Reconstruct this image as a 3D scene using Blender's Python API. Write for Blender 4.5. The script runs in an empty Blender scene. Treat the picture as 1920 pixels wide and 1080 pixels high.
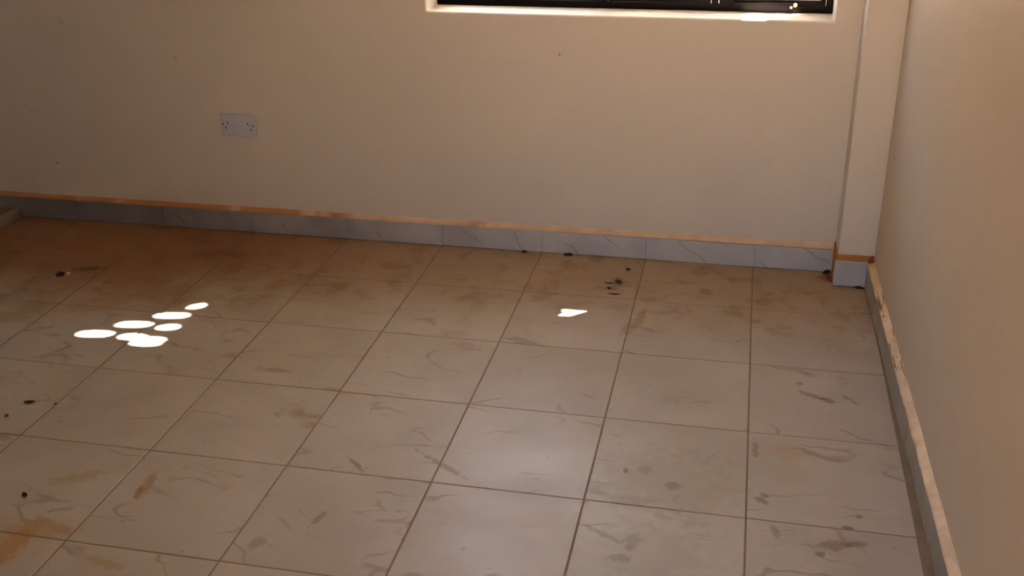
import bpy, bmesh, math, random
from mathutils import Vector, Matrix, noise
random.seed(7)
SC = bpy.context.scene
C = SC.collection

# ---------------------------------------------------------------- camera
F_PX = 2021.96
cam_d = bpy.data.cameras.new('camera'); cam = bpy.data.objects.new('camera', cam_d); C.objects.link(cam)
cam_d.sensor_fit = 'HORIZONTAL'; cam_d.sensor_width = 36.0; cam_d.lens = 36.0 * F_PX / 1920.0
cam_d.clip_start = 0.02; cam_d.clip_end = 500
def cam_matrix(pos, pitch, yaw, roll):
    fwd = Vector((math.sin(yaw)*math.cos(pitch), math.cos(yaw)*math.cos(pitch), math.sin(pitch)))
    r = fwd.cross(Vector((0, 0, 1))).normalized(); u = r.cross(fwd)
    r2 = math.cos(roll)*r + math.sin(roll)*u; u2 = -math.sin(roll)*r + math.cos(roll)*u
    m = Matrix((r2, u2, -fwd)).transposed().to_4x4(); m.translation = Vector(pos)
    return m
cam.matrix_world = cam_matrix((-0.0855, -2.6333, 1.6185), math.radians(-24.595), math.radians(-12.422), math.radians(-0.884))
SC.camera = cam

# ---------------------------------------------------------------- world, sun, exposure
SUN = Vector((1.05, 1.0, 1.8)).normalized()                 # towards the sun
SKY_STRENGTH = 0.72
SUN_STRENGTH = 75.0
w = bpy.data.worlds.new('world'); SC.world = w; w.use_nodes = True
nt = w.node_tree; nt.nodes.clear()
sky = nt.nodes.new('ShaderNodeTexSky'); sky.sky_type = 'NISHITA'; sky.sun_disc = False
sky.sun_elevation = math.asin(SUN.z); sky.sun_rotation = math.atan2(SUN.x, SUN.y)
sky.dust_density = 6.0; sky.air_density = 0.9; sky.altitude = 0
bg = nt.nodes.new('ShaderNodeBackground'); bg.inputs['Strength'].default_value = SKY_STRENGTH
wo = nt.nodes.new('ShaderNodeOutputWorld')
nt.links.new(sky.outputs[0], bg.inputs[0]); nt.links.new(bg.outputs[0], wo.inputs[0])
sd = bpy.data.lights.new('sun', 'SUN'); sd.energy = SUN_STRENGTH; sd.angle = math.radians(0.5); sd.color = (1.0, 0.93, 0.80)
so = bpy.data.objects.new('sun', sd); C.objects.link(so)
so.rotation_euler = SUN.to_track_quat('Z', 'Y').to_euler(); so.location = (6, 8, 12)
def portal(name, loc, rot, sx, sy):                         # sampling guides in the openings, including the added high fill window
    d = bpy.data.lights.new(name, 'AREA'); d.shape = 'RECTANGLE'; d.size = sx; d.size_y = sy
    d.cycles.is_portal = True
    o = bpy.data.objects.new(name, d); C.objects.link(o); o.location = loc; o.rotation_euler = rot
portal('window_portal', (-0.513, 1.40, 1.555), (math.radians(-90), 0, 0), 1.44, 1.30)
portal('fill_window_portal', (-6.98, -1.10, 1.80), (math.radians(90), 0, math.radians(-90)), 0.80, 0.70)
portal('door_portal', (-0.10, -4.10, 1.06), (math.radians(90), 0, 0), 0.92, 2.12)
SC.view_settings.view_transform = 'Standard'; SC.view_settings.look = 'None'
SC.view_settings.gamma = 1.0; SC.view_settings.use_curve_mapping = False
SC.view_settings.exposure = 1.80
SC.cycles.use_denoising = True
SC.cycles.max_bounces = 10; SC.cycles.diffuse_bounces = 4; SC.cycles.transparent_max_bounces = 16

# ---------------------------------------------------------------- node helpers
class NT:
    def __init__(s, name):
        s.m = bpy.data.materials.new(name); s.m.use_nodes = True
        s.t = s.m.node_tree; s.b = s.t.nodes['Principled BSDF']; s.out = s.t.nodes['Material Output']
    def n(s, typ, **kw):
        nd = s.t.nodes.new(typ)
        for k, v in kw.items(): setattr(nd, k, v)
        return nd
    def put(s, sock, v):
        if isinstance(v, bpy.types.NodeSocket): s.t.links.new(v, sock)
        elif isinstance(v, (tuple, list)) and len(v) == 3 and sock.type == 'RGBA': sock.default_value = (*v, 1)
        else: sock.default_value = v
    def math(s, op, a, b=0.0, c=None, clamp=False):
        nd = s.n('ShaderNodeMath', operation=op, use_clamp=clamp); s.put(nd.inputs[0], a); s.put(nd.inputs[1], b)
        if c is not None: s.put(nd.inputs[2], c)
        return nd.outputs[0]
    def vmath(s, op, a, b=(0, 0, 0)):
        nd = s.n('ShaderNodeVectorMath', operation=op); s.put(nd.inputs[0], a); s.put(nd.inputs[1], b)
        return nd.outputs['Value'] if op in ('LENGTH', 'DOT_PRODUCT') else nd.outputs[0]
    def scale(s, a, f):
        nd = s.n('ShaderNodeVectorMath', operation='SCALE'); s.put(nd.inputs[0], a); s.put(nd.inputs['Scale'], f); return nd.outputs[0]
    def ss(s, v, lo, hi, a=0.0, b=1.0):
        nd = s.n('ShaderNodeMapRange', interpolation_type='SMOOTHSTEP')
        s.put(nd.inputs['Value'], v); s.put(nd.inputs['From Min'], lo); s.put(nd.inputs['From Max'], hi)
        s.put(nd.inputs['To Min'], a); s.put(nd.inputs['To Max'], b); return nd.outputs[0]
    def noise(s, vec, scale, detail=3.0, rough=0.5, dist=0.0, col=False):
        nd = s.n('ShaderNodeTexNoise'); s.put(nd.inputs['Vector'], vec); s.put(nd.inputs['Scale'], scale)
        s.put(nd.inputs['Detail'], detail); s.put(nd.inputs['Roughness'], rough); s.put(nd.inputs['Distortion'], dist)
        return nd.outputs['Color' if col else 'Fac']
    def map(s, vec, loc=(0, 0, 0), rot=(0, 0, 0), sc=(1, 1, 1), typ='POINT'):
        nd = s.n('ShaderNodeMapping', vector_type=typ); s.put(nd.inputs['Vector'], vec)
        nd.inputs['Location'].default_value = loc; nd.inputs['Rotation'].default_value = rot; nd.inputs['Scale'].default_value = sc
        return nd.outputs[0]
    def mix(s, f, a, b, blend='MIX'):
        nd = s.n('ShaderNodeMix', data_type='RGBA', blend_type=blend); s.put(nd.inputs['Factor'], f)
        s.put(nd.inputs['A'], a); s.put(nd.inputs['B'], b)
        return nd.outputs['Result']
    def pos(s): return s.n('ShaderNodeNewGeometry').outputs['Position']
    def rnd(s): return s.n('ShaderNodeObjectInfo').outputs['Random']
    def bump(s, h, strength=0.2, dist=0.01):
        nd = s.n('ShaderNodeBump'); s.put(nd.inputs['Height'], h); nd.inputs['Strength'].default_value = strength; nd.inputs['Distance'].default_value = dist
        s.t.links.new(nd.outputs[0], s.b.inputs['Normal'])
    def blob(s, P, wob, cx, cy, rx, ry, rot, soft=0.5, plane='xy'):
        # one stain: an ellipse at (cx, cy) of radii rx, ry with a wobbly rim -> 0..1
        if plane == 'xz': loc, sc = (-cx, 0, -cy), (1/rx, 0, 1/ry); r = (0, -rot, 0)
        else: loc, sc = (-cx, -cy, 0), (1/rx, 1/ry, 0); r = (0, 0, -rot)
        v = s.map(s.map(s.map(P, loc=loc), rot=r), sc=sc)
        d = s.math('ADD', s.vmath('LENGTH', v), wob)
        return s.ss(d, 1.0, 1.0 - soft)
    def base(s, col): s.put(s.b.inputs['Base Color'], col)
    def rough(s, v): s.put(s.b.inputs['Roughness'], v)

def plain(name, col, rough=0.5, metal=0.0, var=0.12, sc=60, bump=0.0):
    k = NT(name); P = k.pos(); f = k.noise(P, sc, 4)
    k.base(k.mix(f, tuple(c*(1-var) for c in col), tuple(min(1, c*(1+var)) for c in col)))
    k.rough(rough); k.b.inputs['Metallic'].default_value = metal
    if bump: k.bump(f, bump, 0.004)
    return k.m

# ---------------------------------------------------------------- materials
WALL_MARKS = (      # x, z, radii, turn, strength, colour: chips and knocks on the far wall
            (-2.862, .247, .012, .007, .5, .8, (.33, .25, .19)), (-2.858, .232, .014, .006, .2, .6, (.82, .74, .62)),
            (-0.738, .768, .005, .008, 0, .75, (.25, .17, .11)), (-2.25, .705, .010, .014, .6, .35, (.42, .32, .24)),
            (-2.72, .835, .020, .009, .5, .3, (.42, .32, .24)), (-2.70, .56, .008, .008, 0, .3, (.42, .32, .24)),
            (-2.93, .47, .009, .009, 0, .3, (.42, .32, .24)), (-2.66, .40, .006, .009, 0, .25, (.42, .32, .24)),
            (.03, .40, .012, .02, 0, .14, (.45, .34, .24)), (-2.33, .12, .03, .006, .1, .3, (.42, .32, .24)))
def mat_wall(marks, tint, name='cream_wall_paint'):
    k = NT(name); P = k.pos()
    big = k.noise(P, 1.3, 3); mid = k.noise(P, 7, 4)
    c = k.mix(k.ss(big, .3, .7), tuple(t*.975 for t in tint), tuple(min(1, t*q) for t, q in zip(tint, (1.02, 1.01, 1.0))))
    c = k.mix(k.math('MULTIPLY', k.ss(mid, .5, .75), .25), c, tuple(t*q for t, q in zip(tint, (.96, .985, 1.02))))
    if marks: wob = k.math('MULTIPLY', k.math('SUBTRACT', k.noise(P, 90, 3), .5), 1.2)
    for (x, z, rx, rz, rot, st, col) in marks:
        c = k.mix(k.math('MULTIPLY', k.blob(P, wob, x, z, rx, rz, rot, .6, 'xz'), st), c, col)
    k.base(c); k.rough(k.ss(mid, .2, .8, .50, .62))
    k.b.inputs['Specular IOR Level'].default_value = .18
    k.bump(mid, .10, .006)
    return k.m

STAINS = (      # x, y, radii, turn, strength, colour, rim: earth, rust and scuff marks on the floor
            (-.20, -.28, .20, .17, .2, .30, (.22, .14, .09), 0), (-.22, -.58, .17, .14, .3, .30, (.20, .14, .10), 0),
            (-.185, -.298, .022, .016, .5, .55, (.16, .095, .05), 1), (-.285, -.612, .025, .016, .2, .55, (.17, .11, .07), 1),
            (-.262, -.545, .022, .030, .0, .45, (.17, .11, .07), 1), (-.325, -.535, .065, .010, -.5, .45, (.17, .11, .07), 1),
            (-.31, -.255, .008, .010, 0, .7, (.12, .07, .04), 1), (-.26, -.24, .022, .018, 0, .35, (.17, .11, .07), 1),
            (.109, -.085, .055, .045, .1, .42, (.40, .25, .12), 2), (.115, -.19, .06, .06, .3, .25, (.34, .24, .13), 2),
            (-.368, .655, .016, .095, -.12, .62, (.24, .15, .03), 1), (-.40, .575, .020, .055, -.2, .50, (.22, .12, .07), 1),
            (-1.523, -.555, .015, .060, .10, .62, (.24, .13, .03), 1), (-1.527, -.585, .012, .022, .0, .6, (.18, .09, .02), 1),
            (-1.675, -.775, .10, .045, .3, .50, (.36, .19, .06), 0), (-1.72, -.86, .030, .13, -.1, .70, (.32, .14, .03), 1),
            (-1.76, -.83, .14, .10, .2, .45, (.36, .22, .08), 0), (-1.72, -.555, .075, .022, .5, .45, (.27, .18, .05), 1),
            (-1.46, -.86, .055, .014, -.2, .50, (.30, .20, .03), 1),
            (-2.21, .43, .075, .06, .2, .55, (.26, .15, .04), 0), (-2.02, .58, .06, .07, .6, .6, (.24, .14, .03), 0),
            (-1.70, .70, .07, .06, .4, .5, (.27, .18, .05), 0), (-2.47, .705, .060, .022, .25, .85, (.085, .028, .012), 1),
            (-2.33, .60, .022, .016, .3, .65, (.11, .06, .02), 1), (-2.50, .28, .12, .06, .5, .45, (.25, .15, .04), 0),
            (-2.06, .93, .10, .05, .2, .5, (.11, .045, .015), 1),
            (-.79, .84, .014, .045, .1, .5, (.24, .15, .06), 1), (-.72, .97, .09, .012, -.5, .35, (.24, .15, .07), 1),
            (.18, .235, .045, .010, -.5, .60, (.10, .07, .05), 1), (.225, .215, .022, .013, -.5, .65, (.09, .06, .04), 1),
            (.28, .24, .020, .008, -.6, .6, (.12, .09, .04), 1), (.30, .215, .014, .006, -.6, .5, (.12, .08, .04), 1),
            (.145, .30, .010, .010, 0, .55, (.12, .08, .05), 1), (.205, -.47, .040, .020, .3, .60, (.16, .085, .03), 1),
            (.255, -.455, .030, .009, .2, .55, (.14, .08, .04), 1), (.17, -.51, .014, .010, .5, .6, (.10, .07, .04), 1),
            (.24, -.395, .014, .009, -.3, .75, (.09, .06, .035), 1), (.27, -.345, .010, .008, -.3, .6, (.10, .07, .04), 1),
            (.035, -.32, .020, .010, -.6, .55, (.12, .08, .05), 1), (.045, -.295, .014, .009, -.6, .5, (.12, .08, .05), 1),
            (.07, -.44, .010, .026, .3, .5, (.15, .10, .07), 1),
            (.02, -.085, .008, .05, 0, .5, (.16, .09, .03), 1),
            (-.79, -.32, .09, .010, -.55, .55, (.17, .11, .06), 1), (-1.02, -.36, .045, .007, -.75, .6, (.13, .08, .045), 1),
            (-1.03, -.60, .010, .03, -.3, .55, (.15, .10, .06), 1), (-1.14, -.72, .016, .03, -.4, .45, (.18, .12, .06), 1),
            (-.96, .43, .05, .03, .2, .40, (.33, .16, .07), 1), (-.90, .35, .05, .025, -.4, .35, (.30, .15, .08), 1),
            (.275, 1.12, .045, .040, .8, .75, (.22, .055, .02), 1))
def mat_tile(stains):
    k = NT('marbled_floor_tile'); P = k.pos(); R = k.rnd()
    off = k.n('ShaderNodeCombineXYZ'); k.put(off.inputs[0], k.math('MULTIPLY', R, 91.0)); k.put(off.inputs[1], k.math('MULTIPLY', R, 37.0)); k.put(off.inputs[2], k.math('MULTIPLY', R, 53.0))
    V = k.vmath('ADD', P, off.outputs[0])
    cloud = k.noise(V, 3.2, 4, .55)
    c = k.mix(k.ss(cloud, .3, .7), (0.360, 0.312, 0.285), (0.420, 0.370, 0.340))
    # printed veins: thin broken strokes running diagonally over each tile
    warp = k.scale(k.vmath('SUBTRACT', k.noise(V, 4.0, 3, .6, 0, True), (.5, .5, .5)), .15)
    def vein(rot, sc, width, gate_lo, gate_hi, seed):
        v = k.map(k.vmath('ADD', V, warp), loc=(seed, seed*.7, 0), rot=(0, 0, rot), sc=sc)
        d = k.math('ABSOLUTE', k.math('SUBTRACT', k.noise(v, 1.0, 1.6, .5), .5))
        g = k.ss(k.noise(k.vmath('ADD', V, (seed*3, 1.7, 0)), 5.5, 2), gate_lo, gate_hi)
        return k.math('MULTIPLY', k.ss(d, width, width*.15), g)
    v1 = vein(.55, (1.6, 5.2, 1), .013, .50, .62, 3.1)
    v2 = vein(-.75, (1.8, 4.6, 1), .011, .52, .64, 11.7)
    v3 = vein(.25, (4.5, 13, 1), .020, .57, .68, 23.3)
    vv = k.math('ADD', k.math('ADD', k.math('MULTIPLY', v1, .55), k.math('MULTIPLY', v2, .48)), k.math('MULTIPLY', v3, .40), clamp=True)
    c = k.mix(vv, c, (0.215, 0.145, 0.095))
    # small scuffs and specks of dirt
    sp = k.noise(k.map(P, sc=(20, 34, 1), rot=(0, 0, .4)), 1.0, 3, .6)
    c = k.mix(k.math('MULTIPLY', k.ss(sp, .66, .74), .40), c, (0.19, 0.125, 0.08))
    sxyz = k.n('ShaderNodeSeparateXYZ'); k.put(sxyz.inputs[0], P); X, Y = sxyz.outputs[0], sxyz.outputs[1]
    # brown film along the far wall, uneven at its edge, thickest towards the raised step
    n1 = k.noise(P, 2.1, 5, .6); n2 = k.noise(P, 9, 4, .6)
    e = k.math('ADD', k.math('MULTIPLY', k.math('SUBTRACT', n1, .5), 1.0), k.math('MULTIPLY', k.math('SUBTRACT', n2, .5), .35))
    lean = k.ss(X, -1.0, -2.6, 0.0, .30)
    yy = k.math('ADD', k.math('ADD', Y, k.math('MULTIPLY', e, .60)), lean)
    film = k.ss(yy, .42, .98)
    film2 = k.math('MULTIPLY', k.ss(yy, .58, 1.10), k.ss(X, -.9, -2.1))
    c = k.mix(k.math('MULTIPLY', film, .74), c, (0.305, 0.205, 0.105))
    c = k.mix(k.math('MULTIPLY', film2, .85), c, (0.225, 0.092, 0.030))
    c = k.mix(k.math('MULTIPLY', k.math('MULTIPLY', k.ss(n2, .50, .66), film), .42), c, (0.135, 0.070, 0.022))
    # dirt patch in the foreground
    wob = k.math('MULTIPLY', k.math('SUBTRACT', k.noise(P, 26, 4, .6), .5), 1.5)
    wob2 = k.math('MULTIPLY', k.math('SUBTRACT', k.noise(P, 55, 3, .6), .5), 1.9)
    for (x, y, rx, ry, rot, st, col, ww) in stains:
        wv = (wob, wob2, k.math('MULTIPLY', wob, .35))[ww]
        c = k.mix(k.math('MULTIPLY', k.blob(P, wv, x, y, rx*1.25, ry*1.25, rot, (.75, .5, .6)[ww]), st*.88), c, col)
    k.base(c)
    smear = k.noise(k.map(P, sc=(3, 7, 1), rot=(0, 0, .5)), 1.0, 4, .6)
    k.rough(k.math('ADD', k.ss(smear, .25, .75, .33, .48), k.math('MULTIPLY', film, .22)))
    k.b.inputs['Specular IOR Level'].default_value = .38
    return k.m

def mat_skirt():
    k = NT('grey_marbled_skirting_tile'); P = k.pos(); R = k.rnd()
    off = k.n('ShaderNodeCombineXYZ'); k.put(off.inputs[0], k.math('MULTIPLY', R, 60.0)); k.put(off.inputs[2], k.math('MULTIPLY', R, 30.0))
    V = k.vmath('ADD', P, off.outputs[0])
    c = k.mix(k.ss(k.noise(V, 6, 4), .3, .7), (0.435, 0.425, 0.435), (0.515, 0.50, 0.51))
    wv = k.n('ShaderNodeTexWave', wave_type='BANDS', bands_direction='DIAGONAL', wave_profile='SIN')
    k.put(wv.inputs['Vector'], V); wv.inputs['Scale'].default_value = 1.6; wv.inputs['Distortion'].default_value = 2.6
    wv.inputs['Detail'].default_value = 3; wv.inputs['Detail Scale'].default_value = 2.5
    g = k.ss(k.noise(V, 7, 2), .42, .58)
    vn = k.math('MULTIPLY', k.ss(k.math('ABSOLUTE', k.math('SUBTRACT', wv.outputs['Fac'], .5)), .07, .0), g)
    c = k.mix(k.math('MULTIPLY', vn, .50), c, (0.17, 0.155, 0.165))
    c = k.mix(k.math('MULTIPLY', k.ss(k.noise(P, 70, 3), .68, .76), .6), c, (.58, .56, .54))
    sx = k.n('ShaderNodeSeparateXYZ'); k.put(sx.inputs[0], P)      # tiles turn darker and mottled towards the step
    left_dark = k.ss(k.math('ADD', k.math('MULTIPLY', sx.outputs[0], -.28), k.math('MULTIPLY', k.noise(P, 5, 4, .6), .5)), .45, 1.05)
    c = k.mix(k.math('MULTIPLY', left_dark, .72), c, (.095, .080, .082))
    k.base(c); k.rough(.30); k.bump(k.noise(P, 40, 3), .04, .004)
    return k.m

def mat_skirt_side():
    k = NT('dusty_skirting_tile'); P = k.pos()
    c = k.mix(k.ss(k.noise(P, 8, 4), .3, .7), (0.30, 0.255, 0.195), (0.37, 0.315, 0.24))
    c = k.mix(k.math('MULTIPLY', k.ss(k.noise(P, 20, 4), .6, .72), .6), c, (0.16, 0.10, 0.05))
    k.base(c); k.rough(.45); k.bump(k.noise(P, 50, 3), .06, .004)
    return k.m

def mat_ledge():
    k = NT('mortar_ledge'); P = k.pos()
    s = k.n('ShaderNodeSeparateXYZ'); k.put(s.inputs[0], P); X = s.outputs[0]
    n = k.noise(P, 11, 5, .6)
    c = k.mix(k.ss(n, .35, .65), (0.64, 0.43, 0.28), (0.74, 0.53, 0.36))
    left = k.ss(X, -.9, -2.2, 0, .34)
    rust = k.ss(k.math('ADD', k.noise(k.map(P, sc=(1, 1, .3)), 6, 4, .6), left), .58, .80)
    c = k.mix(k.math('MULTIPLY', rust, .85), c, (0.40, 0.155, 0.035))
    k.base(c); k.rough(.8); k.bump(n, .5, .006)
    return k.m

def mat_ledge_side():
    k = NT('mouldy_plaster_bead'); P = k.pos()
    n = k.noise(P, 14, 5, .6)
    c = k.mix(k.ss(n, .35, .65), (0.66, 0.48, 0.33), (0.80, 0.61, 0.44))
    s = k.n('ShaderNodeSeparateXYZ'); k.put(s.inputs[0], P); Y = s.outputs[1]
    ban = k.math('MULTIPLY', k.ss(Y, .05, .3), k.ss(Y, 1.0, .8))
    mould = k.math('MULTIPLY', k.ss(k.noise(k.map(P, sc=(2.6, .30, 2.6)), 26, 4, .65), .54, .63), ban)
    c = k.mix(k.math('MULTIPLY', mould, .85), c, (0.13, 0.075, 0.022))
    c = k.mix(k.math('MULTIPLY', k.ss(Y, .75, 1.0), .45), c, (0.50, 0.33, 0.10))
    k.base(c); k.rough(.75); k.bump(n, .5, .006)
    return k.m

def mat_glass():
    k = NT('window_glass'); t = k.t
    tr = k.n('ShaderNodeBsdfTransparent'); tr.inputs[0].default_value = (.93, .95, .94, 1)
    gl = k.n('ShaderNodeBsdfGlossy'); gl.inputs['Roughness'].default_value = .02
    ge = k.n('ShaderNodeNewGeometry')
    cs = k.math('ABSOLUTE', k.vmath('DOT_PRODUCT', ge.outputs['Incoming'], ge.outputs['Normal']))
    fr = k.math('ADD', k.math('MULTIPLY', k.math('POWER', k.math('SUBTRACT', 1.0, cs), 5.0), .9), .04)
    dirt = k.math('MULTIPLY', k.noise(k.pos(), 12, 3), .02)
    mx = k.n('ShaderNodeMixShader'); t.links.new(k.math('ADD', fr, dirt, clamp=True), mx.inputs[0])
    t.links.new(tr.outputs[0], mx.inputs[1]); t.links.new(gl.outputs[0], mx.inputs[2]); t.links.new(mx.outputs[0], k.out.inputs[0])
    return k.m

M = {
    'wall': mat_wall((), (.665, .590, .515)), 'wall_far': mat_wall(WALL_MARKS, (.665, .590, .515)),
    'wall_tan': mat_wall((), (.600, .478, .355), 'tan_wall_paint'), 'wall_white': mat_wall((), (.60, .59, .58), 'off_white_wall_paint'), 'wall_cool_bounce': mat_wall((), (.37, .47, .60), 'cool_bounce_wall_tint'), 'tile': None, 'skirt': mat_skirt(), 'skirt_side': mat_skirt_side(),  # blue tint put on the unseen walls to bounce cool light
    'ledge': mat_ledge(), 'ledge_side': mat_ledge_side(), 'glass': mat_glass(),
    'grout': plain('dirty_grout', (.21, .152, .108), .9, var=.35, sc=18),
    'ceiling': plain('ceiling_paint', (.68, .67, .65), .8, var=.04, sc=3),
    'black': plain('black_gloss_paint', (.006, .0035, .004), .30, var=.4, sc=30),
    'brass': plain('worn_brass', (.55, .36, .20), .35, .9, var=.2),
    'socket': plain('white_plastic', (.52, .52, .60), .35, var=.03, sc=25),
    'hole': plain('socket_hole', (.012, .010, .010), .6),
    'switch': plain('white_plastic_rocker', (.55, .55, .63), .3, var=.02),
    'rust': plain('rust_brown_mortar', (.42, .19, .05), .9, var=.3, sc=30, bump=.4),
    'redclod': plain('red_earth', (.26, .05, .02), .95, var=.3, sc=80, bump=.5),
    'darkclod': plain('dark_earth', (.035, .016, .010), .95, var=.4, sc=80, bump=.5),
    'deadleaf': plain('dry_leaf', (.055, .022, .012), .7, var=.4, sc=120),
    'oliveleaf': plain('olive_dry_leaf', (.10, .058, .015), .7, var=.4, sc=120),
    'white_flake': plain('white_plaster_flake', (.62, .55, .47), .8),
    'step_edge': plain('step_edge_concrete', (.20, .165, .135), .8, var=.2, sc=22, bump=.3),
    'step_top': plain('brown_step_top', (.16, .080, .035), .6, var=.3, sc=14),
    'ground': plain('dry_earth_ground', (.34, .245, .165), .95, var=.2, sc=2.0),
    'bark': plain('bark', (.12, .08, .05), .9, var=.3, sc=20, bump=.5),
    'leaf': plain('green_leaf', (.06, .11, .025), .55, var=.4, sc=8),
    'ext': plain('outside_render', (.42, .36, .29), .9, var=.06, sc=4),
}

M['black'].node_tree.nodes['Principled BSDF'].inputs['Specular IOR Level'].default_value = .05

# ---------------------------------------------------------------- mesh helpers
def new(name, bm, mat, parent=None, smooth=False):
    me = bpy.data.meshes.new(name); bm.normal_update(); bm.to_mesh(me); bm.free()
    if smooth:
        for p in me.polygons: p.use_smooth = True
    for m_ in (mat if isinstance(mat, (list, tuple)) else [mat]): me.materials.append(m_)
    return link(name, me, parent)
def link(name, me, parent=None):
    o = bpy.data.objects.new(name, me); C.objects.link(o)
    if parent: o.parent = parent
    return o
def box(bm, x0, x1, y0, y1, z0, z1, bev=0.0, seg=2):
    b2 = bmesh.new()
    bmesh.ops.create_cube(b2, size=1)
    for v in b2.verts: v.co = Vector(((x0+x1)/2 + v.co.x*(x1-x0), (y0+y1)/2 + v.co.y*(y1-y0), (z0+z1)/2 + v.co.z*(z1-z0)))
    if bev: bmesh.ops.bevel(b2, geom=b2.edges[:], offset=bev, segments=seg, profile=.6, affect='EDGES')
    merge(bm, b2)
def merge(bm, b2):
    me = bpy.data.meshes.new('tmp'); b2.to_mesh(me); b2.free(); bm.from_mesh(me); bpy.data.meshes.remove(me)
def boxo(name, dims, mat, parent=None, bev=0.0, seg=2):
    bm = bmesh.new(); box(bm, *dims, bev=bev, seg=seg); return new(name, bm, mat, parent)
def cyl(bm, p0, p1, r, n=12, r2=None):
    p0, p1 = Vector(p0), Vector(p1); d = p1 - p0
    b2 = bmesh.new()
    bmesh.ops.create_cone(b2, cap_ends=True, segments=n, radius1=r, radius2=r if r2 is None else r2, depth=d.length)
    b2.transform(Matrix.Translation((p0+p1)/2) @ d.to_track_quat('Z', 'Y').to_matrix().to_4x4())
    merge(bm, b2)
def struct(o, label=None):
    o['kind'] = 'structure'
    if label: o['label'] = label
    return o
def tag(o, label, cat, group=None):
    o['label'] = label; o['category'] = cat
    if group: o['group'] = group
    return o
def empty(name, loc):
    o = bpy.data.objects.new(name, None); C.objects.link(o); o.location = loc; o.empty_display_size = .05
    return o
def at(o, origin):                       # move a mesh's origin without moving the mesh
    o.data.transform(Matrix.Translation(-Vector(origin))); o.location = origin
    return o

# ---------------------------------------------------------------- room dimensions
YB = 1.18                                # inner face of the far wall
YT = 0.20                                # its thickness
def XR(y): return 0.413 + (1.02 - y)*0.018      # inner face of the right wall, a degree out of square
XL, YF, YD, XC, ZC = -6.80, -2.20, -4.00, -0.62, 2.80
WX0, WX1, WZ0, WZ1 = -1.227, 0.200, 0.908, 2.200

# floor: grout bed carrying the tiles
bm = bmesh.new(); box(bm, XL-.2, .75, YF-.2, YB+.2, -.15, -.0013); box(bm, XC-.2, .75, YD-.2, YF-.2, -.15, -.0013)
floor = struct(new('floor', bm, M['grout']), 'marbled cream floor tiles with brown grout and earth stains')
G = 0.0024
def tile_mesh(x0, x1, y0, y1):
    bm = bmesh.new(); c = .0011
    lo, hi = -.006, 0.0
    ring = lambda x0, x1, y0, y1, z: [bm.verts.new(p) for p in ((x0, y0, z), (x1, y0, z), (x1, y1, z), (x0, y1, z))]
    a = ring(x0, x1, y0, y1, lo); b = ring(x0, x1, y0, y1, hi-c); d = ring(x0+c, x1-c, y0+c, y1-c, hi)
    for p, q in ((a, b), (b, d)):
        for i in range(4): bm.faces.new((p[i], p[(i+1) % 4], q[(i+1) % 4], q[i]))
    bm.faces.new(d)
    me = bpy.data.meshes.new('tile'); bm.to_mesh(me); bm.free(); me.materials.append(MT['plain']); return me
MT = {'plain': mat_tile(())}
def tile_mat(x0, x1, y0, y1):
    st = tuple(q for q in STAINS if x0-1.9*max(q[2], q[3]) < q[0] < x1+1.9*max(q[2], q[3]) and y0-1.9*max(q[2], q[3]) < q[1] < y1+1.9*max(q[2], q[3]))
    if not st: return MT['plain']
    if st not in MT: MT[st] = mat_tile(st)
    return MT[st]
cache = {}
for j in range(-10, 3):
    for i in range(-17, 1):
        x0, x1, y0, y1 = i*.4, i*.4+.4, j*.4, j*.4+.4
        if y1 <= YF and x1 <= XC: continue
        x0c, x1c = max(x0, XL), min(x1, XR(y0)-.004); y1c = min(y1, YB-.004); y0c = max(y0, YD)
        if y1 <= YF+.01: x0c = max(x0c, XC)
        if x1c - x0c < .03 or y1c - y0c < .03: continue
        key = tuple(round(t, 3) for t in (x0c-x0, x1c-x0, y0c-y0, y1c-y0))
        if key not in cache: cache[key] = tile_mesh(key[0]+G, key[1]-G, key[2]+G*.8, key[3]-G*.8)
        t = link('tile', cache[key], floor)
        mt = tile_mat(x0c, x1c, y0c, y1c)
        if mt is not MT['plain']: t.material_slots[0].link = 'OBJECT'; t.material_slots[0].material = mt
        t.location = (x0, y0, random.uniform(-.0003, .0003))
        t.rotation_euler = (random.uniform(-.0006, .0006), random.uniform(-.0006, .0006), random.uniform(-.0012, .0012))

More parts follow.
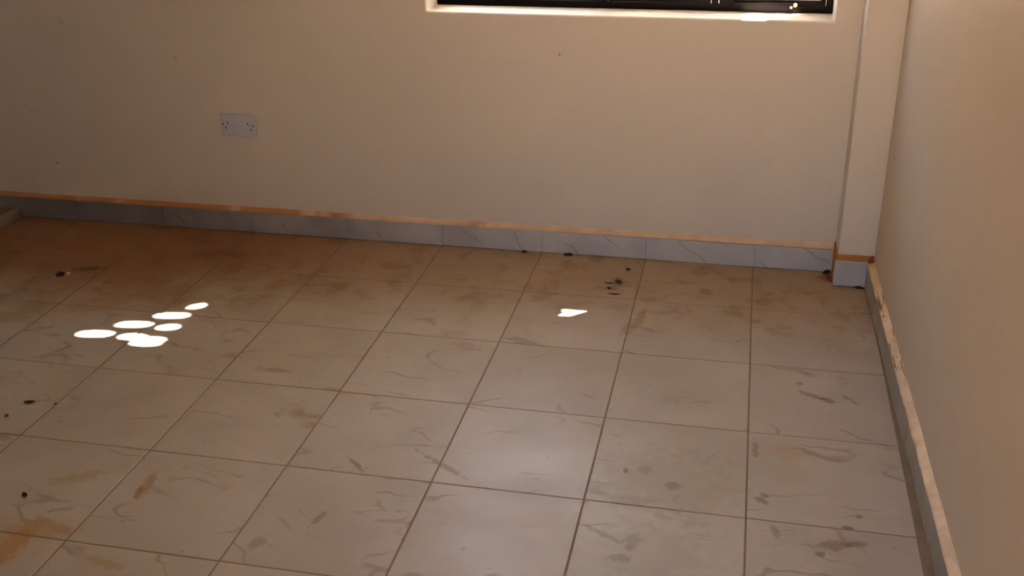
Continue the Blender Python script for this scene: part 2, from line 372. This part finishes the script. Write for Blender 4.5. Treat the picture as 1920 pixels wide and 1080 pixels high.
# far wall with its window opening
bm = bmesh.new()
def grid_wall(bm, xs, zs, y0, y1, hole):
    V = {}
    def v(i, k, y):
        key = (i, k, y)
        if key not in V: V[key] = bm.verts.new((xs[i], y, zs[k]))
        return V[key]
    nx, nz = len(xs)-1, len(zs)-1
    for i in range(nx):
        for k in range(nz):
            if (i, k) == hole: continue
            bm.faces.new((v(i, k, y0), v(i+1, k, y0), v(i+1, k+1, y0), v(i, k+1, y0)))
            bm.faces.new((v(i, k, y1), v(i, k+1, y1), v(i+1, k+1, y1), v(i+1, k, y1)))
    hi, hk = hole
    quad = [(hi, hk), (hi+1, hk), (hi+1, hk+1), (hi, hk+1)]
    hole_edges = []
    for n in range(4):
        a, b = quad[n], quad[(n+1) % 4]
        bm.faces.new((v(*a, y0), v(*a, y1), v(*b, y1), v(*b, y0)))
        hole_edges.append((v(*a, y0), v(*b, y0))); 
    for n in range(4): hole_edges.append((v(*quad[n], y0), v(*quad[n], y1)))
    rim = [(i, 0) for i in range(nx)], [(nx, k) for k in range(nz)]
    for i in range(nx):
        bm.faces.new((v(i, 0, y0), v(i, 0, y1), v(i+1, 0, y1), v(i+1, 0, y0)))
        bm.faces.new((v(i, nz, y0), v(i+1, nz, y0), v(i+1, nz, y1), v(i, nz, y1)))
    for k in range(nz):
        bm.faces.new((v(0, k, y0), v(0, k+1, y0), v(0, k+1, y1), v(0, k, y1)))
        bm.faces.new((v(nx, k, y0), v(nx, k, y1), v(nx, k+1, y1), v(nx, k+1, y0)))
    es = [bm.edges.get(e) for e in hole_edges]
    bmesh.ops.bevel(bm, geom=[e for e in es if e], offset=.007, segments=3, profile=.5, affect='EDGES')
grid_wall(bm, [XL-.2, WX0, WX1, .75], [-.15, WZ0, WZ1, ZC], YB, YB+YT, (1, 1))
bmesh.ops.recalc_face_normals(bm, faces=bm.faces[:])
wall_back = struct(new('wall_back', bm, M['wall_far']), 'cream painted far wall with a window opening')

# right wall, slightly out of square
def slab(name, pts, z0, z1, mat):
    bm = bmesh.new(); a = [bm.verts.new((x, y, z0)) for x, y in pts]; b = [bm.verts.new((x, y, z1)) for x, y in pts]
    bm.faces.new(a[::-1]); bm.faces.new(b); n = len(pts)
    for i in range(n): bm.faces.new((a[i], a[(i+1) % n], b[(i+1) % n], b[i]))
    bmesh.ops.recalc_face_normals(bm, faces=bm.faces[:])
    return new(name, bm, mat)
struct(slab('wall_right', [(XR(YB), YB), (.75, YB), (.75, YD-.2), (XR(YD-.2), YD-.2)], -.15, ZC, M['wall_tan']), 'tan painted right wall')
bm = bmesh.new(); LY0, LY1, LZ0, LZ1 = -1.5, -.7, 1.45, 2.15  # high opening added to let cool fill in on the left
box(bm, XL-.2, XL, YF-.2, LY0, -.15, ZC); box(bm, XL-.2, XL, LY1, YB, -.15, ZC)
box(bm, XL-.2, XL, LY0, LY1, -.15, LZ0); box(bm, XL-.2, XL, LY0, LY1, LZ1, ZC)
struct(new('wall_left', bm, M['wall_cool_bounce']), 'unseen left wall tinted blue for cool bounce, with an added high window')
struct(slab('wall_front', [(XL, YF-.2), (XC-.2, YF-.2), (XC-.2, YF), (XL, YF)], -.15, ZC, M['wall_cool_bounce']), 'wall behind the viewer, tinted blue for cool bounce light')
struct(slab('wall_passage_cutoff', [(XC-.2, YD-.2), (XC, YD-.2), (XC, YF), (XC-.2, YF)], -.15, ZC, M['wall_white']), 'unseen off-white passage wall, placed to keep door light off the left')  # wall added so the door light falls off to the left
bm = bmesh.new()
DX0, DX1, DZ = -.56, .36, 2.12
box(bm, XC, DX0, YD-.2, YD, -.15, ZC); box(bm, DX1, .5, YD-.2, YD, -.15, ZC); box(bm, DX0, DX1, YD-.2, YD, DZ, ZC)
struct(new('wall_entrance', bm, M['wall_white']), 'off-white painted wall around the open entrance')
bm = bmesh.new(); box(bm, XL-.2, .75, YF-.2, YB+.2, ZC, ZC+.15); box(bm, XC-.2, .75, YD-.2, YF-.2, ZC, ZC+.15)
struct(new('ceiling', bm, M['ceiling']), 'flat painted ceiling')

# boxed-in corner column between far wall and right wall
PX0, PY = .288, 1.055
def column():
    bm = bmesh.new()
    box(bm, PX0, .45, PY, YB+.05, .118, ZC, bev=.004, seg=2)
    o = struct(new('trim_1', bm, M['wall']), 'narrow square painted column boxed into the corner')
    t = boxo('skirting_tile', (.281, .392, 1.043, 1.0555, .003, .099), M['skirt'], o, bev=.0015)
    bm = bmesh.new(); box(bm, .284, .45, 1.050, YB, -.002, .1185)
    new('mortar_core', bm, M['rust'], o)
    bm = bmesh.new(); box(bm, .2825, .400, 1.046, 1.060, .099, .112, bev=.003); new('mortar_bed', bm, M['rust'], o)
    return o
column()

# skirting along the far wall: one tile per floor tile, mortar ledge on top
SKY = 1.1655
bm = bmesh.new()
xs = [XL + i*.05 for i in range(int((.281-XL)/.05)+1)] + [.281]
prev = None
for x in xs:
    j = noise.noise(Vector((x*9, 0, 0)))*.0022; j2 = noise.noise(Vector((x*7, 3, 0)))*.003
    slope = .006*max(0, min(1, (x+.9)/1.1))
    prof = [(YB+.01, -.002), (SKY+.0085, -.002), (SKY+.0085, .086), (SKY+.0006, .0885+slope*.4), (SKY+.0010, .0925+j+slope*.6), (SKY+.006, .099+j2+slope), (YB-.001, .106+j2+slope), (YB+.01, .107+slope)]
    ring = [bm.verts.new((x, a, b)) for a, b in prof]
    if prev:
        for n in range(len(prof)-1): bm.faces.new((prev[n], ring[n], ring[n+1], prev[n+1]))
    prev = ring
bmesh.ops.recalc_face_normals(bm, faces=bm.faces[:])
bb = struct(new('baseboard_back', bm, M['ledge'], smooth=False), 'mortar bedding and painted ledge of the grey tiled skirting')
for i in range(-17, 1):
    x0, x1 = i*.4, min(i*.4+.4, .2765)
    if x1 <= XL: continue
    x0 = max(x0, XL)
    bm = bmesh.new()
    box(bm, x0+.0012-x0, x1-.0012-x0, 0, .008, .0, .086+random.uniform(-.001, .0012), bev=.0011)
    t = new('skirting_tile', bm, M['skirt'], bb); t.location = (x0, SKY+random.uniform(-.0008, .0008), .002)
    t.rotation_euler = (0, random.uniform(-.002, .002), random.uniform(-.002, .002))

# skirting along the right wall
def side_skirt():
    ys = [1.043 - i*.03 for i in range(int((1.043-YD)/.03)+1)]
    bm = bmesh.new(); prev = None
    for y in ys:
        xr = XR(y)
        j = noise.noise(Vector((y*11, 5, 0)))*.004 + noise.noise(Vector((y*37, 8, 0)))*.0018
        j2 = noise.noise(Vector((y*8, 9, 2)))*.004
        prof = [(xr+.01, -.002), (xr-.012, -.002), (xr-.012, .080), (xr-.021+j, .084), (xr-.021+j, .089), (xr-.016+j, .0945+j2*.5), (xr-.006, .098+j2), (xr+.001, .104+j2), (xr+.01, .104)]
        ring = [bm.verts.new((a, y, b)) for a, b in prof]
        if prev:
            for n in range(len(prof)-1): bm.faces.new((prev[n], ring[n], ring[n+1], prev[n+1]))
        prev = ring
    bmesh.ops.recalc_face_normals(bm, faces=bm.faces[:])
    o = struct(new('baseboard_right', bm, M['ledge_side'], smooth=True), 'uneven pale plaster bead above the dusty skirting')
    for j in range(-10, 3):
        y0, y1 = j*.4, min(j*.4+.4, 1.042)
        if y1-y0 < .05: continue
        ang = math.atan(.018)
        bm = bmesh.new(); box(bm, 0, .009, .0012, y1-y0-.0012, 0, .0825+random.uniform(-.001, .001), bev=.001)
        t = new('skirting_tile', bm, M['skirt_side'], o)
        t.location = (XR(y0)-.0205+random.uniform(-.0006, .0006), y0, .001); t.rotation_euler = (0, 0, ang+random.uniform(-.001, .001))
side_skirt()

# ---------------------------------------------------------------- window
YW = 1.324
bm = bmesh.new()
fw = .024
box(bm, WX0, WX1, YW, YW+.030, WZ0, WZ0+fw, bev=.0015); box(bm, WX0, WX1, YW, YW+.030, WZ1-fw, WZ1, bev=.0015)
box(bm, WX0, WX0+fw, YW, YW+.030, WZ0+fw, WZ1-fw, bev=.0015); box(bm, WX1-fw, WX1, YW, YW+.030, WZ0+fw, WZ1-fw, bev=.0015)
win = struct(new('window_1', bm, M['black']), 'black steel casement window set deep in the wall')
BX = [WX0+fw, -.600, -.205, WX1-fw]; bays = 3
for b in range(1, bays):
    x = BX[b]
    boxo('mullion', (x-.013, x+.013, YW+.001, YW+.031, WZ0+fw, WZ1-fw), M['black'], win, bev=.0015)
for b in range(bays):
    x0, x1 = BX[b]+(.013 if b else 0), BX[b+1]-(.013 if b < bays-1 else 0)
    z0, z1 = WZ0+fw, WZ1-fw; r = .019
    bm = bmesh.new(); g = .001
    box(bm, x0+g, x1-g, YW+.006, YW+.034, z0+g, z0+r, bev=.0015); box(bm, x0+g, x1-g, YW+.006, YW+.034, z1-r, z1-g, bev=.0015)
    box(bm, x0+g, x0+r, YW+.006, YW+.034, z0+r, z1-r, bev=.0015); box(bm, x1-r, x1-g, YW+.006, YW+.034, z0+r, z1-r, bev=.0015)
    zm = z0+(z1-z0)*.395
    box(bm, x0+r, x1-r, YW+.010, YW+.030, zm-.010, zm+.010, bev=.001)
    cs = new('casement', bm, M['black'], win)
    boxo('pane', (x0+r-.004, x1-r+.004, YW+.019, YW+.022, z0+r-.004, zm-.007), M['glass'], cs)
    boxo('pane', (x0+r-.004, x1-r+.004, YW+.019, YW+.022, zm+.007, z1-r+.004), M['glass'], cs)
    if b < bays-1: continue
    # casement stay lying along the bottom rail, held on its peg
    xp = x1-.105
    bm = bmesh.new()
    cyl(bm, (xp, YW+.006, z0+.004), (xp, YW-.012, z0+.004), .0042, 14); cyl(bm, (xp, YW-.010, z0+.004), (xp, YW-.017, z0+.004), .0075, 14, .0060)
    cyl(bm, (xp-.013, YW+.004, z0-.002), (xp-.013, YW-.010, z0-.004), .0035, 10, .0045)
    new('stay_peg', bm, M['brass'], cs)
    bm = bmesh.new(); box(bm, xp-.21, xp+.008, YW-.0075, YW-.004, z0-.002, z0+.010, bev=.001)
    new('stay_bar', bm, M['black'], cs)

bm = bmesh.new(); a0, a1 = XL-.13, XL-.10
box(bm, a0, a1, LY0, LY1, LZ0, LZ0+.024); box(bm, a0, a1, LY0, LY1, LZ1-.024, LZ1)
box(bm, a0, a1, LY0, LY0+.024, LZ0+.024, LZ1-.024); box(bm, a0, a1, LY1-.024, LY1, LZ0+.024, LZ1-.024); box(bm, a0, a1, (LY0+LY1)/2-.012, (LY0+LY1)/2+.012, LZ0+.024, LZ1-.024)
fill_win = struct(new('added_fill_window', bm, M['black']), 'added unseen high window giving cool fill from the left')  # unseen window, added as a cool fill source
for y0, y1 in ((LY0+.02, (LY0+LY1)/2-.008), ((LY0+LY1)/2+.008, LY1-.02)):
    boxo('pane', (a0+.013, a0+.016, y0, y1, LZ0+.02, LZ1-.02), M['glass'], fill_win)

# ---------------------------------------------------------------- double power socket on the far wall
sk = empty('power_socket', (-2.0155, YB, .4495))
tag(sk, 'white double power socket low on the far wall', 'socket')
bm = bmesh.new(); box(bm, -.073, .073, -.0095, .001, -.0435, .0435, bev=.0028, seg=3); new('faceplate', bm, M['socket'], sk)
for hx, hz, rot in ((-.0645, .0035, -.45), (-.0440, .0085, -.45), (-.0530, -.0125, -.2), (.0400, .0070, -.45), (.0610, .0, -.6), (.0530, -.0150, .1)):
    bm = bmesh.new(); box(bm, -.0017, .0017, -.0010, .0010, -.0046, .0046, bev=.0004, seg=1)
    bm.transform(Matrix.Translation((hx, -.0096, hz)) @ Matrix.Rotation(rot, 4, 'Y'))
    new('pin_slot', bm, M['hole'], sk)
for sx in (-1, 1):
    bm = bmesh.new(); box(bm, -.0055, .0055, -.0030, .0030, -.0085, .0085, bev=.0012)
    bm.transform(Matrix.Translation((.024*sx, -.0095, -.006)) @ Matrix.Rotation(.10, 4, 'X')); new('rocker_switch', bm, M['switch'], sk)
for sx in (-1, 1):
    bm = bmesh.new(); cyl(bm, (.0005+.030*sx, -.0090, .030), (.0005+.030*sx, -.0104, .030), .0028, 12); new('screw_cap', bm, M['switch'], sk)

# ---------------------------------------------------------------- low raised step in the left corner
st = empty('raised_step', (-3.40, .75, 0))
tag(st, 'low raised step with worn brown top in the far left corner', 'step')
def prism(name, pts, z0, z1, mat, parent, bev=.002):
    bm = bmesh.new(); a = [bm.verts.new((x, y, z0)) for x, y in pts]; b = [bm.verts.new((x, y, z1)) for x, y in pts]; n = len(pts)
    bm.faces.new(a[::-1]); bm.faces.new(b)
    for i in range(n): bm.faces.new((a[i], a[(i+1) % n], b[(i+1) % n], b[i]))
    bmesh.ops.recalc_face_normals(bm, faces=bm.faces[:])
    bmesh.ops.bevel(bm, geom=bm.edges[:], offset=bev, segments=2, profile=.6, affect='EDGES')
    o = new(name, bm, mat, parent)
    if parent: o.data.transform(Matrix.Translation(-parent.location))
    return o
prism('edge_strip', [(-3.105, .30), (-3.064, .30), (-3.064, 1.152), (-3.075, 1.163), (-3.105, 1.163)], 0, .036, M['step_edge'], st, .003)
prism('slab', [(-4.0, .30), (-3.106, .30), (-3.106, 1.163), (-4.0, 1.163)], 0, .030, M['step_edge'], st, .001)
for j in range(2):
    prism('top_tile', [(-3.50, .305+j*.43), (-3.108, .305+j*.43), (-3.108, .305+j*.43+.426), (-3.50, .305+j*.43+.426)], .030, .0365, M['step_top'], st, .001)
    prism('top_tile', [(-3.90, .305+j*.43), (-3.504, .305+j*.43), (-3.504, .305+j*.43+.426), (-3.90, .305+j*.43+.426)], .030, .0365, M['step_top'], st, .001)

# ---------------------------------------------------------------- litter on the floor
def lump(name, x, y, sx, sy, sz, rot, mat, label, cat, seed, z=0.0):
    bm = bmesh.new(); bmesh.ops.create_icosphere(bm, subdivisions=2, radius=1)
    for v in bm.verts:
        n = noise.noise(v.co*1.6 + Vector((seed, seed*2, 0)))
        v.co *= 1 + .38*n
        v.co.z = max(v.co.z, -.55)
        v.co = Vector((v.co.x*sx, v.co.y*sy, (v.co.z+.55)*sz))
    bm.transform(Matrix.Rotation(rot, 4, 'Z'))
    o = new(name, bm, mat, smooth=True); o.location = (x, y, z+.0004)
    return tag(o, label, cat)
def leaf(name, x, y, L, W, rot, curl, mat, label, cat, notch=0.0):
    bm = bmesh.new(); n = 8; rows = []
    for i in range(n+1):
        t = i/n; wd = W*math.sin(math.pi*min(1, t*.93+.05))**.8*(1-notch*math.sin(t*9)**2)
        xx = (t-.5)*L
        rows.append([bm.verts.new((xx, s*wd*.5, curl*(abs(s)*.35*wd/W + (2*t-1)**2*.5)*W + .0008)) for s in (-1, -.5, 0, .5, 1)])
    for i in range(n):
        for q in range(4): bm.faces.new((rows[i][q], rows[i+1][q], rows[i+1][q+1], rows[i][q+1]))
    r = bmesh.ops.solidify(bm, geom=bm.faces[:], thickness=-.0010)
    bmesh.ops.recalc_face_normals(bm, faces=bm.faces[:])
    bm.transform(Matrix.Rotation(rot, 4, 'Z'))
    zmin = min(v.co.z for v in bm.verts)
    bm.transform(Matrix.Translation((0, 0, -zmin)))
    o = new(name, bm, mat, smooth=True); o.location = (x, y, .0005)
    return tag(o, label, cat)
leaf('dry_leaf', -2.083, -.234, .032, .016, .25, .5, M['deadleaf'], 'dark brown curled leaf scrap near the left edge of the floor', 'leaf')
leaf('dry_leaf', -2.101, -.317, .016, .012, -.9, .5, M['oliveleaf'], 'tiny dark leaf crumb just in front of the curled leaf scrap', 'leaf')
leaf('dry_leaf', -1.808, -.657, .026, .013, -.75, .6, M['deadleaf'], 'dark reddish leaf scrap nearest the lower left corner', 'leaf')
leaf('dry_leaf', -1.999, -.228, .012, .012, .4, .4, M['deadleaf'], 'small brown crumb lying beside a joint left of centre', 'leaf')
lump('dirt_clod', -2.537, .627, .016, .012, .010, .4, M['darkclod'], 'dark earth clod with a white flake against it by the step', 'clod', 2)
lump('plaster_flake', -2.513, .640, .007, .006, .007, .9, M['white_flake'], 'white plaster flake beside the dark clod near the step', 'flake', 5)
leaf('dry_leaf', -.507, .919, .034, .014, -.02, .5, M['deadleaf'], 'flat dark scrap at the top left of the litter cluster by the far wall', 'leaf', .3)
lump('dirt_clod', -.474, .936, .013, .016, .006, .5, M['oliveleaf'], 'rounded brown crumb at the top right of the litter cluster', 'clod', 9)
leaf('dry_leaf', -.501, .873, .017, .016, -.8, .6, M['oliveleaf'], 'short olive scrap in the middle of the litter cluster', 'leaf')
leaf('dry_leaf', -.478, .832, .046, .012, -.04, .4, M['oliveleaf'], 'long narrow olive scrap at the bottom of the litter cluster', 'leaf', .2)
leaf('dry_leaf', -.453, 1.056, .020, .015, -.5, .5, M['deadleaf'], 'single brown crumb between the litter cluster and skirting', 'leaf')
lump('dirt_clod', -.868, 1.153, .009, .006, .006, .2, M['darkclod'], 'small black crumb at the skirting foot, left of its pair', 'clod', 12)
lump('dirt_clod', -.695, 1.155, .017, .007, .006, .1, M['darkclod'], 'larger black crumb at the skirting foot below the window', 'clod', 14)
lump('dirt_clod', .266, 1.154, .016, .009, .008, .5, M['darkclod'], 'black clod in the corner where skirting meets the column', 'clod', 17)
lump('dirt_clod', .372, 1.036, .017, .006, .006, -.15, M['darkclod'], 'thin black clod under the column skirting tile', 'clod', 19)
lump('mortar_crumb', .402, 1.042, .010, .008, .015, 0, M['redclod'], 'red brown mortar crumb at the top corner of the column tile', 'crumb', 23, .103)
lump('dirt_clod', .2725, 1.095, .012, .028, .005, .25, M['redclod'], 'red earth smear piled against the side of the column base', 'clod', 29)

# ---------------------------------------------------------------- outside
bm = bmesh.new(); box(bm, -30, 30, -30, 30, -.45, -.16)
struct(new('ground', bm, M['ground']), 'dry sunlit earth around the house')

bm = bmesh.new(); box(bm, -16, 16, 12.0, 12.3, -.3, 6.0); box(bm, -16.05, 16.05, 11.94, 12.36, 6.0, 6.15, bev=.01)
struct(new('wall_sky_block', bm, M['ext']), 'added unseen wall across the yard, blocking the low sky')  # added out of view to cut the low skylight entering the window

# added unseen tree acting as a gobo; leaves skipped where sun patches fall
def floor_hit(p, z=0.0): return p - SUN*((p.z-z)/SUN.z)
def ell(cx, cy, rx, ry, rot): return (cx, cy, rx, ry, math.cos(rot), math.sin(rot))
HOLES = [ell(-1.903, .471, .024, .012, .55), ell(-1.953, .387, .055, .0145, .16), ell(-2.046, .300, .055, .0145, .16),
         ell(-1.922, .302, .031, .0135, .20), ell(-2.139, .212, .055, .0145, .13), ell(-2.004, .215, .040, .0135, .08),
         ell(-1.925, .208, .034, .0125, .02), ell(-1.938, .182, .046, .0125, .05)]
HOLES += [ell(-.613, .645, .040, .0085, .08), ell(-.650, .584, .009, .006, 0)]
SILL = [(-.100, -.018, 1.17, 1.40), (-.018, .085, 1.245, 1.42)]
def in_gap(p):
    f = floor_hit(p)
    for cx, cy, rx, ry, c, s in HOLES:
        dx, dy = f.x-cx, f.y-cy; u, v = (dx*c+dy*s)/rx, (-dx*s+dy*c)/ry
        if u*u+v*v < 1: return True
    g = floor_hit(p, WZ0)
    for x0, x1, y0, y1 in SILL:
        if x0 < g.x < x1 and y0 < g.y < y1: return True
    return False
A1 = Vector((SUN.y, -SUN.x, 0)).normalized(); A2 = SUN.cross(A1).normalized()
CEN = Vector((-.513, 1.345, 1.555)) + SUN*.97
verts, faces = [], []
def add_leaf(c, L, W, tilt):
    nrm = (SUN + Vector((random.uniform(-1, 1), random.uniform(-1, 1), random.uniform(-1, 1)))*tilt).normalized()
    t = random.uniform(0, 2*math.pi); u = (A1*math.cos(t)+A2*math.sin(t)); u = (u-nrm*u.dot(nrm)).normalized(); v = nrm.cross(u)
    pts = [c-u*L*.5, c-u*L*.15+v*W*.5, c+u*L*.2+v*W*.42, c+u*L*.5, c+u*L*.2-v*W*.42, c-u*L*.15-v*W*.5]
    if in_gap(c): return False
    for i in range(6):
        if in_gap(pts[i]) or in_gap((pts[i]+pts[(i+1) % 6])/2): return False
    if any(p.y < YB+YT+.01 for p in pts): return False
    b = len(verts); verts.extend(pts); faces.extend([(b, b+1, b+5), (b+1, b+2, b+4, b+5), (b+2, b+3, b+4)]); return True
for n in range(24000):
    add_leaf(CEN + A1*random.uniform(-1.0, 1.0) + A2*random.uniform(-.85, .85) + SUN*random.uniform(-.07, .07), random.uniform(.055, .085), random.uniform(.032, .05), .35)
tgt = [(Vector((h[0], h[1], 0)), h[2]+.08, h[3]+.08) for h in HOLES] + [(Vector((-.06, 1.29, WZ0)), .10, .20), (Vector((.03, 1.33, WZ0)), .12, .20)]
for p0, rx, ry in tgt:
    k = (CEN - p0).dot(SUN)
    for n in range(3000):
        p = p0 + Vector((random.uniform(-rx, rx), random.uniform(-ry, ry), 0))
        kk = (CEN - p).dot(SUN)
        add_leaf(p + SUN*(kk + random.uniform(-.05, .05)), random.uniform(.010, .019), random.uniform(.008, .012), .3)
tree = empty('gobo_tree', (1.75, 2.75, -.16))
tag(tree, 'added unseen tree outside the window, leaf gaps placed for the sun patches', 'tree')
me = bpy.data.meshes.new('foliage'); me.from_pydata([tuple(Vector(v)-tree.location) for v in verts], [], faces); me.materials.append(M['leaf'])
fo = link('foliage', me, tree); fo['kind'] = 'stuff'
bm = bmesh.new(); O = tree.location
path = [(1.75, 2.75, -.16), (1.72, 2.72, .7), (1.55, 2.60, 1.6), (1.25, 2.45, 2.15)]
for i in range(len(path)-1): cyl(bm, Vector(path[i])-O, Vector(path[i+1])-O, .085-.018*i, 14, .085-.018*(i+1))
new('trunk', bm, M['bark'], tree, smooth=True)
fork = Vector(path[-1])
for a1, a2 in ((-.55, .45), (-.1, .05), (.1, -.5), (-.7, -.25), (.55, .3)):
    tip = CEN + A1*a1 + A2*a2 + SUN*.10; mid = (fork+tip)/2 + Vector((0, 0, .14))
    bm = bmesh.new(); cyl(bm, fork-O, mid-O, .024, 10, .015); cyl(bm, mid-O, tip-O, .015, 10, .006)
    new('branch', bm, M['bark'], tree, smooth=True)
